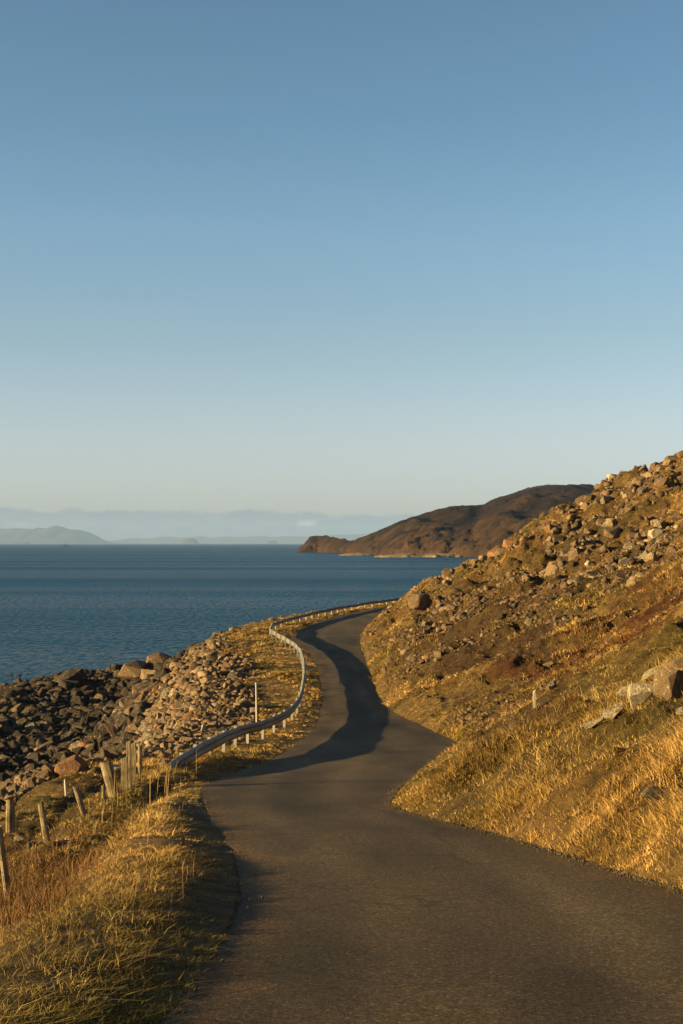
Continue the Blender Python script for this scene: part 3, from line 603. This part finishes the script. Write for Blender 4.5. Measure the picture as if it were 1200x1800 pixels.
SHN = {'block': 'block', 'slab': 'slab', 'wedge': 'wedge', 'rounded': 'rounded rock'}
def make_rock(r, name, label, cat, group):
    o = bpy.data.objects.new(name, PROTO[r[5]][1]); COL.objects.link(o)
    scl = r[8][1] if r[8] else (1, 1, 1)
    o.location = (r[1], r[2], r[3]); o.rotation_euler = tuple(r[6]); o.scale = tuple(r[4] * s for s in scl)
    o.material_slots[0].link = 'OBJECT'; o.material_slots[0].material = TONES[r[7]]
    return tag(o, label, cat, group)
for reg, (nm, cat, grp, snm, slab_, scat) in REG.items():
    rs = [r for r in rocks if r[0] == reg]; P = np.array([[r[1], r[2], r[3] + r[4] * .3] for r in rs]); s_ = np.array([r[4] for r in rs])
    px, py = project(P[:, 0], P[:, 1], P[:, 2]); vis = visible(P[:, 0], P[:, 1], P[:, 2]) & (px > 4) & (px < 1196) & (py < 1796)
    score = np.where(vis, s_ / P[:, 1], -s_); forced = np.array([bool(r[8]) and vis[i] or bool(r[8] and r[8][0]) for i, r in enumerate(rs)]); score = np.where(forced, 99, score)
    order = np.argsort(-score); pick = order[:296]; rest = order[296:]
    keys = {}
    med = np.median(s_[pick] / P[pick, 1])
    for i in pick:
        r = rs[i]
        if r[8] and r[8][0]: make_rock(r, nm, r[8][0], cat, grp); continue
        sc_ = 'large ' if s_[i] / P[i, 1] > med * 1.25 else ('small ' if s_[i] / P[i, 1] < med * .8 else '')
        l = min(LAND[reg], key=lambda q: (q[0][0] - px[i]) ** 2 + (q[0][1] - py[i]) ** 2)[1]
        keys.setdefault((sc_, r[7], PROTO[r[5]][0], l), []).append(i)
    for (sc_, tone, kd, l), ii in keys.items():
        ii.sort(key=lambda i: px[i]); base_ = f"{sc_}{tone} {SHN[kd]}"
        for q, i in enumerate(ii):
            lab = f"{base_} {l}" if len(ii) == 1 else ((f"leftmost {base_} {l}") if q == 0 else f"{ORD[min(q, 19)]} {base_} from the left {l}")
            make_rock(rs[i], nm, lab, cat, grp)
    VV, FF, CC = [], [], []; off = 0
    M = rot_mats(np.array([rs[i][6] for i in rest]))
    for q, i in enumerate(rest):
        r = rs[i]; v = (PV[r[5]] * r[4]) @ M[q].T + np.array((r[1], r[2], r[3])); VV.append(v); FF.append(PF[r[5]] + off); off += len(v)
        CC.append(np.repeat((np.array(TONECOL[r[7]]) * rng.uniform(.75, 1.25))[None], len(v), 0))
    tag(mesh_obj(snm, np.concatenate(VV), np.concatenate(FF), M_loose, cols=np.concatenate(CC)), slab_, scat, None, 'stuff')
    print('ROCKS', reg, len(rs), 'visible', int(vis.sum()))
for r in [r for r in rocks if r[0] == 'near']: make_rock(r, 'stone', r[8][0], 'stone', None)

# ------------------------------------------------------------------ grass
def blades(x, y, z, h, wd, lean, curl, cols, segs=2, wild=0):
    """tapered bent blades: 2*segs+1 vertices each"""
    n = len(x); a = rng.uniform(0, 6.283, n); dx, dy = np.cos(a), np.sin(a)          # width direction
    la = rng.uniform(0, 6.283, n) ; lx, ly = np.cos(la) * lean + curl[0], np.sin(la) * lean + curl[1]
    nv = 2 * segs + 1; V = np.empty((n, nv, 3), np.float32)
    for k in range(segs):
        t = k / segs; w_ = wd * (1 - 0.45 * t) / 2; bx = x + lx * h * t * t; by = y + ly * h * t * t; bz = z + h * t * (1 - 0.25 * np.minimum(lean, 1.5) * t)
        V[:, 2 * k] = np.stack([bx - dx * w_, by - dy * w_, bz], 1); V[:, 2 * k + 1] = np.stack([bx + dx * w_, by + dy * w_, bz], 1)
    V[:, -1] = np.stack([x + lx * h, y + ly * h, z + h * (1 - 0.25 * np.minimum(lean, 1.5))], 1)
    tri = []
    for k in range(segs - 1): tri += [(2 * k, 2 * k + 1, 2 * k + 3), (2 * k, 2 * k + 3, 2 * k + 2)]
    tri += [(2 * segs - 2, 2 * segs - 1, 2 * segs)]
    Fc = (np.arange(n)[:, None, None] * nv + np.array(tri)[None]).reshape(-1, 3)
    C = np.repeat(cols[:, None], nv, 1)
    return V.reshape(-1, 3), Fc, C.reshape(-1, 3)
def grass_region(name, label, n_tuft, per, y0, y1, x0f, x1f, side, hmul=1.0, lmax=1.3):
    x, y = scatter(n_tuft, y0, y1, x0f, x1f); z = H(x, y); lc = landcover(x, y, z)
    e = np.where(x < xl(y), xl(y) - x, x - xr(y))
    dens = np.where(lc['beach'] | lc['scree'], np.where(lc['scree'], 0.22, 0.0), 1.0) * np.where(lc['rough'] > .9, 0.30, np.where(lc['rough'] > .4, 0.85, 1.0))
    dens *= (np.clip(0.75 + 2.5 * fbm(x, y, 0.9, 3, 601), 0.20, 1) if side < 0 else np.clip(0.85 + 2.4 * fbm(x * .7, y, 1.3, 3, 601), 0.30, 1)) * (e > -0.02) * np.where(lc['brown'], 0.6, 1) * np.where(lc['rust'], 0.6, 1)
    k = rng.random(len(x)) < dens; x, y = x[k], y[k]; lc = {a: (b[k] if hasattr(b, '__len__') else b) for a, b in lc.items()}; z = z[k]; e = e[k]
    tc_ = cover_color(x, y, z, lc, True) * np.where(rng.random(len(x)) < 0.22, 0.45, 1.0)[:, None] * rng.uniform(.60, 1.28, (len(x), 1)) * (1 + 0.7 * fbm(x, y, 0.7, 2, 603))[:, None] * np.array((1, 1, 1))
    edge_f = (0.30 + 0.70 * sstep(0.1, 1.1, e)) if side < 0 and y1 < 60 else (0.65 + 0.35 * sstep(0, .8, e))
    th = (0.07 + 0.10 * rng.random(len(x)) ** 2 + 0.16 * np.clip(fbm(x, y, 2.2, 2, 602) + .05, 0, 1)) * hmul * edge_f
    th *= (0.65 + 1.1 * rng.random(len(x)) ** 3) * np.clip(1 + 1.6 * fbm(x, y, 3.5, 2, 605), .45, 1.7)
    th *= np.where(lc['rough'] > 0.3, 0.75, 1) * (1 + 0.35 * sstep(40, 120, y))
    rad = 0.05 + 0.35 * th + 0.0009 * y
    X_ = np.repeat(x, per); Y_ = np.repeat(y, per); r_ = np.sqrt(rng.random(len(X_))) * np.repeat(rad, per); a = rng.uniform(0, 6.283, len(X_))
    X_ = X_ + r_ * np.cos(a); Y_ = Y_ + r_ * np.sin(a); E_ = np.where(X_ < xl(Y_), xl(Y_) - X_, X_ - xr(Y_)); ok = E_ > -0.05 - 0.16 * np.clip(fbm(X_, Y_, 0.45, 2, 604) * 2, 0, 1)
    X_, Y_ = X_[ok], Y_[ok]; hh = np.repeat(th, per)[ok] * rng.uniform(.6, 1.25, ok.sum()); cc_ = np.repeat(tc_, per, 0)[ok] * rng.uniform(.75, 1.25, (ok.sum(), 1))
    Z_ = H(X_, Y_) - 0.01; wd = np.maximum(0.0038, 0.00042 * Y_) * rng.uniform(.7, 1.5, len(X_))
    rt = side > 0; down = (-0.45, -0.1) if rt else (0.15, -0.1)
    V, Fc, C = blades(X_, Y_, Z_, hh, wd, rng.uniform(.25, lmax, len(X_)) * np.where(rng.random(len(X_)) < .35, 1.8, 1.0), down, cc_)
    print('GRASS', name, len(X_))
    tag(mesh_obj(name, V, Fc, M_grass, cols=C), label, 'grass', None, 'stuff')
grass_region('verge_grass', 'short olive and golden grass on the bank between fence and road', 34000, 20, 4.5, 40, edge_l, xl, -1, 0.52, 2.0)
grass_region('seaward_grass', 'golden grass along the verge under and behind the guardrail', 12000, 16, 34, 215, lambda y: xcrest(y) - 2.5, xl, -1, 0.7)
grass_region('hillside_grass', 'golden tussock grass covering the slope right of the road', 90000, 15, 9, 240, xr, edge_r, 1, 0.85)
def stalks(name, label, cat, x, y, h, wd, lean, cols):
    z = H(x, y) - 0.02; V, Fc, C = blades(x, y, z, h, wd, lean, (0.05, 0), cols, 3)
    tag(mesh_obj(name, V, Fc, M_grass, cols=C), label, cat, None, 'stuff')
# tall dead stalks over the bank, and dead red-brown bracken by the fence
x, y = scatter(2400, 8, 34, edge_l, lambda y: xl(y) - 0.35); k = (x > xcrest(y) - 1.5) & (fbm(x, y, 1.2, 2, 701) > 0.0); x, y = x[k], y[k]
stalks('dead_stalks', 'thin pale dead stalks standing above the grass bank', 'stalks', x, y, rng.uniform(.12, .22, len(x)) * (1 + 1.3 * rng.random(len(x)) ** 4), np.maximum(.0025, .00024 * y), rng.uniform(0, .45, len(x)), np.array((0.40, 0.26, 0.11))[None] * rng.uniform(.5, 1.2, (len(x), 1)))
ty_ = np.r_[rng.uniform(21.5, 31, 34), rng.uniform(12, 20, 4)]; tx_ = xl(ty_) - rng.uniform(.5, 1.9, len(ty_))
stalks('tall_stems', 'few tall bare dead stems standing on the verge crest beside the fence', 'stems', tx_, ty_, np.where(ty_ > 21, rng.uniform(.40, .80, len(ty_)), .38), np.where(ty_ > 21, .015, .007), rng.uniform(0, .12, len(ty_)), np.array((0.30, 0.20, 0.09))[None] * rng.uniform(.6, 1.2, (len(ty_), 1)))
x, y = scatter(42000, 10, 31, edge_l, lambda y: xcrest(y) + 1.6); px, py = project(x, y, H(x, y))
m_ = inpoly(px + fbm(x, y, 1, 2, 702) * 60, py + fbm(x, y, 1, 2, 703) * 50, [(-60,1500),(60,1480),(110,1490),(160,1490),(165,1540),(130,1600),(90,1610),(30,1625),(-60,1640)]) | ((px > 235) & (px < 262) & (py > 1370) & (py < 1405)) | ((px > 305) & (px < 345) & (py > 1380) & (py < 1420) & (rng.random(len(x)) < .4))
x, y = x[m_], y[m_]
stalks('dead_bracken', 'red-brown dead bracken in the hollow around the fence posts', 'bracken', x, y, rng.uniform(.10, .36, len(x)), np.maximum(.005, .00045 * y), rng.uniform(.1, 1.4, len(x)), np.array((0.165, 0.090, 0.040))[None] * rng.uniform(.5, 1.45, (len(x), 1)))

gy_ = np.exp(rng.uniform(math.log(5), math.log(60), 4500)); sd_ = rng.random(4500) < .03; o_ = np.abs(rng.normal(0, .09, 4500)); gx_ = np.where(sd_, xl(gy_) + o_, xr(gy_) - o_)
gz_ = zroad(gy_) + 0.012; VV, FF = [], []
gs_ = .004 + .012 * rng.random(4500) ** 2; kk_ = rng.integers(0, 28, 4500); off = 0; Mg = rot_mats(rng.uniform(0, 6, (4500, 3)))
for i in range(4500):
    v = (PV[kk_[i]] * gs_[i]) @ Mg[i].T + np.array((gx_[i], gy_[i], gz_[i])); VV.append(v); FF.append(PF[kk_[i]] + off); off += len(v)
VV = np.concatenate(VV); tag(mesh_obj('gravel', VV, np.concatenate(FF), M_loose, cols=np.full((len(VV), 3), .085) * np.array((1.2, 1, .75))), 'loose grit scattered along both crumbling edges of the asphalt', 'gravel', None, 'stuff')
# ------------------------------------------------------------------ guardrail
def curve_stations(Ys, xf, step):
    P = np.stack([xf(Ys), Ys], 1); s = np.r_[0, np.cumsum(np.hypot(*np.diff(P, axis=0).T))]; t = np.arange(0, s[-1], step)
    return np.interp(t, s, P[:, 0]), np.interp(t, s, P[:, 1]), t
def rail_ground(x, y): return zroad(y) + 0.06
gl = empty('guardrail', (float(xg(30.9)), 30.9, float(rail_ground(0, 30.9))), label='long galvanised W-beam guardrail following the sea side of the winding road', cat='guardrail')
bpy.context.view_layer.update()
def local(V, root): return np.asarray(V, float) - np.array(root.location)
Xs, Ys_, T_ = curve_stations(np.linspace(30.9, 216, 3000), xg, 0.5)
tx = np.gradient(Xs); ty = np.gradient(Ys_); ln = np.hypot(tx, ty); nx, ny = ty / ln, -tx / ln        # normal to the road side
# W profile: (outward offset, height)
W = [(0.00,0.155),(0.02,0.150),(0.055,0.11),(0.08,0.085),(0.08,0.055),(0.03,0.02),(0.0,0.0),(0.03,-0.02),(0.08,-0.055),(0.08,-0.085),(0.055,-0.11),(0.02,-0.150),(0.00,-0.155)]
W = [(a, b * 1.18) for a, b in W]; Wb = [(a - 0.006, b) for a, b in W[::-1]]; PR = W + Wb; m_ = len(PR)
hgt = np.interp(T_, [0, 2, 7.5, 13, 16], [0.04, 0.17, 0.36, 0.54, 0.57]); hgt = hgt + rail_ground(Xs, Ys_) + fbm(T_, T_ * 0, 2.2, 2, 801) * 0.035
V = np.zeros((len(Xs), m_, 3))
for j, (a, b) in enumerate(PR):
    V[:, j] = np.stack([Xs + nx * (a + 0.06), Ys_ + ny * (a + 0.06), hgt + b], 1)
q = np.arange(len(Xs) - 1)[:, None] * m_; j = np.arange(m_)[None]; jn = (np.arange(m_) + 1)[None] % m_
FB = np.stack([(q + j).ravel(), (q + jn).ravel(), (q + m_ + jn).ravel(), (q + m_ + j).ravel()], 1)
mesh_obj('beam', local(V.reshape(-1, 3), gl), FB, M_zinc, gl)
def ibeam_mesh(h):
    # two flanges and a web, 100 mm wide, real steel section
    bxs = [((-.055, -.05), (-.047, .05)), ((.047, -.05), (.055, .05)), ((-.047, -.004), (.047, .004))]; V = []; Fc = []
    for (a, b), (c, d_) in bxs:
        o = len(V); V += [(X_, Y_, Z_) for X_ in (a, c) for Y_ in (b, d_) for Z_ in (-0.3, h)]
        Fc += [[o+0,o+1,o+3,o+2],[o+4,o+6,o+7,o+5],[o+0,o+4,o+5,o+1],[o+2,o+3,o+7,o+6],[o+1,o+5,o+7,o+3],[o+0,o+2,o+6,o+4]]
    me = bpy.data.meshes.new('post'); me.from_pydata(V, [], Fc); me.materials.append(M_post); return me
pm = ibeam_mesh(0.755)
pX, pY, pT = curve_stations(np.linspace(30.9, 216, 3000), xg, 3.2)
for i in range(1, len(pX)):
    a = np.interp(pT[i], T_, np.arctan2(ty, tx)); o = bpy.data.objects.new('post', pm); COL.objects.link(o); o.parent = gl
    hh_ = float(np.interp(pT[i], [0, 2, 7.5, 13, 16], [0.04, 0.17, 0.36, 0.54, 0.57])) + .195
    gz = float(rail_ground(0, pY[i])); o.location = local((pX[i], pY[i], gz), gl); o.rotation_euler = (0, 0, a - math.pi / 2 + math.pi / 2); o.scale = (1, 1, hh_ / .755)
# reflector studs sit on top of the near beam? none visible: left off

# ------------------------------------------------------------------ fence, posts
def pole_mesh(name, r0, r1, h, m, seed, sides=12, top='flat', squash=1.0, link=True, rings=9):
    g = np.random.default_rng(seed); V = []; Fc = []
    ph = g.uniform(0, 6.28, 4)
    for k in range(rings):
        t = k / (rings - 1); r = r0 + (r1 - r0) * t
        for s in range(sides):
            a = s / sides * 2 * math.pi; rr = r * (1 + 0.06 * math.sin(2 * a + ph[0]) + 0.04 * math.sin(3 * a + ph[1] + t * 2) + 0.05 * math.sin(5 * t + ph[2]))
            V.append((rr * math.cos(a), rr * math.sin(a) * squash, -0.3 + (h + 0.3) * t + (0.03 * math.cos(a + ph[3]) * (k == rings - 1))))
    for k in range(rings - 1):
        for s in range(sides): a = k * sides + s; b = k * sides + (s + 1) % sides; Fc.append([a, b, b + sides, a + sides])
    Fc.append(list(range((rings - 1) * sides, rings * sides)))
    me = bpy.data.meshes.new(name); me.from_pydata(V, [], Fc); me.materials.append(m)
    return me
def square_mesh(name, wx, wy, h, m, notch=0):
    import bmesh
    bm = bmesh.new(); V = []
    for z_ in np.linspace(-0.3, h, 8):
        V.append([bm.verts.new((sx_ * wx / 2 * (1 + .02 * math.sin(z_ * 7)), sy_ * wy / 2, z_ + (0.02 * sx_ if z_ == h else 0))) for sx_, sy_ in ((-1,-1),(1,-1),(1,1),(-1,1))])
    for a, b in zip(V[:-1], V[1:]):
        for i in range(4): bm.faces.new((a[i], a[(i+1) % 4], b[(i+1) % 4], b[i]))
    bm.faces.new(V[-1]); bmesh.ops.bevel(bm, geom=[e for e in bm.edges if abs(e.verts[0].co.z - e.verts[1].co.z) > .01], offset=.008, segments=1, affect='EDGES')
    me = bpy.data.meshes.new(name); bm.to_mesh(me); bm.free(); me.materials.append(m); return me
def stand(px, py, Yd, top_px, rad, kind, seed, mtl=None, wx=None):
    """post whose foot is at a photo pixel at distance Yd and whose top is at top_px; returns mesh, location, tilt"""
    k, m_ = ray(px, py); X_ = float(k * Yd); Z_ = float(H(np.array([X_]), np.array([Yd]))[0])
    k2, m2 = ray(*top_px); h = float(m2 * Yd) - Z_; dx_ = float(k2 * Yd) - X_
    Lp = math.hypot(h, dx_); tilt = math.atan2(dx_, h)
    if kind == 'round': me = pole_mesh('post', rad * 1.0, rad * 0.94, Lp, mtl or M_wood, seed)
    else: me = square_mesh('post', rad * 2, (wx or rad * 2), Lp, mtl or M_wood)
    print('POST', px, py, 'z err px', round((Z_ - float(m_) * Yd) / Yd * F, 1), 'len', round(Lp, 2))
    return me, Vector((X_, Yd, Z_)), tilt
def fence_things():
    fr = empty('wire_fence', (-4.5, 22, float(H(np.array([-4.5]), np.array([22.]))[0])), label='old leaning timber post and wire fence above the beach', cat='fence')
    tops = []
    for (px, py, Yd, tp, rad, sd_) in [(17,1565,18.6,(-2,1455),.052,1),(87,1500,21.5,(72,1412),.050,2),(153,1464,24.5,(133,1382),.050,3),(186,1428,26.8,(181,1380),.035,4)]:
        me, loc, t = stand(px, py, Yd, tp, rad, 'round', sd_); o = bpy.data.objects.new('post', me); COL.objects.link(o); o.parent = fr
        o.location = loc - fr.location; o.rotation_euler = (0, t, 0); tops.append((loc, t, Yd))
    # strainer at the far end of the wires
    me, loc, t = stand(201, 1432, 27.4, (187, 1340), .13, 'round', 6); o = bpy.data.objects.new('strainer_post', me); COL.objects.link(o); o.parent = fr
    o['label'] = 'thick leaning strainer post with a rotten top'; o.location = loc - fr.location; o.rotation_euler = (0.0, t, 0); tops.append((loc, t, 27.4))
    first = tops[0][0] + Vector((-.9, -4.5, 0)); first.z = float(H(np.array([first.x]), np.array([first.y]))[0])
    tops.insert(0, (first, tops[0][1], 14)); 
    for hh_ in (0.25, 0.45, 0.62):
        V = []; Fc = []
        pts = []
        for i in range(len(tops) - 1):
            a = tops[i][0] + Vector((math.sin(tops[i][1]) * hh_ - .05, 0, math.cos(tops[i][1]) * hh_)); b = tops[i + 1][0] + Vector((math.sin(tops[i + 1][1]) * hh_ - .05, 0, math.cos(tops[i + 1][1]) * hh_))
            for t in np.linspace(0, 1, 7)[: (7 if i == len(tops) - 2 else 6)]: p = a.lerp(b, float(t)); p.z -= 0.05 * math.sin(math.pi * t); pts.append(p - fr.location)
        for p in pts:
            for s in range(4): a_ = s * math.pi / 2; V.append((p.x + .0038 * math.cos(a_), p.y, p.z + .0038 * math.sin(a_)))
        for i in range(len(pts) - 1):
            for s in range(4): q_ = i * 4 + s; q2 = i * 4 + (s + 1) % 4; Fc.append([q_, q2, q2 + 4, q_ + 4])
        mesh_obj('wire', V, Fc, M_wire, fr)
fence_things()
def single(name, label, cat, group, *a, part=None, **k):
    me, loc, t = stand(*a, **k); o = bpy.data.objects.new(name, me); COL.objects.link(o); o.location = loc; o.rotation_euler = (0, t, 0); return tag(o, label, cat, group)
single('sawn_post', 'broad flat plank-like gate post with pale split edge, tallest of the cluster', 'post', 'old gate posts by the guardrail', 227, 1432, 27.9, (227, 1303), .045, 'square', 1, wx=.12)
single('sawn_post', 'shorter weathered square post against the left of the tallest gate post', 'post', 'old gate posts by the guardrail', 219, 1428, 27.7, (219, 1332), .065, 'square', 2, wx=.07)
single('sawn_post', 'narrow grey post directly behind the tallest gate post', 'post', 'old gate posts by the guardrail', 236, 1422, 28.6, (236, 1306), .045, 'square', 3, wx=.09)
single('round_post', 'short dark round post standing alone on the grass near the guardrail end', 'post', None, 247, 1362, 34, (247, 1308), .058, 'round', 9)
single('round_post', 'thick sawn-off round post at the left edge above the beach', 'post', None, 19, 1462, 26, (19, 1407), .085, 'round', 10)
single('stake', 'short thin white stake at the grassy edge above the beach', 'stake', None, 117, 1394, 30.5, (115, 1369), .027, 'round', 11, mtl=M_white)
single('marker_pole', 'tall thin pale pole standing behind the guardrail', 'marker pole', None, 452, 1290, 60, (451, 1200), .042, 'round', 12, mtl=M_white)
X_, Y_, Z_ = cast(938, 1244)
single('marker_post', 'short white marker post on the brown hillside above the passing place', 'marker post', None, 938, 1244, Y_, (938, 1214), .022, 'square', 13, mtl=M_white, wx=.03)

# ------------------------------------------------------------------ the air: pale haze over the sea
def haze():
    x0, x1, y0, y1, z0, z1 = -62000, 62000, -62000, 62000, SEA - 6, 800
    V = [(x0,y0,z0),(x1,y0,z0),(x1,y1,z0),(x0,y1,z0),(x0,y0,z1),(x1,y0,z1),(x1,y1,z1),(x0,y1,z1)]
    m = bpy.data.materials.new('haze_air'); m.use_nodes = True; t = m.node_tree; t.nodes.clear()
    v = t.nodes.new('ShaderNodeVolumePrincipled'); v.inputs['Density'].default_value = HAZE; v.inputs['Color'].default_value = (0.38, 0.58, 1.0, 1); v.inputs['Anisotropy'].default_value = 0.0
    o = t.nodes.new('ShaderNodeOutputMaterial'); t.links.new(v.outputs[0], o.inputs['Volume'])
    tag(mesh_obj('haze', V, [[0,3,2,1],[4,5,6,7],[0,1,5,4],[1,2,6,5],[2,3,7,6],[3,0,4,7]], m), 'pale blue haze lying over the distant sea and islands', 'haze', None, 'stuff')
HAZE = 0.000029
haze()
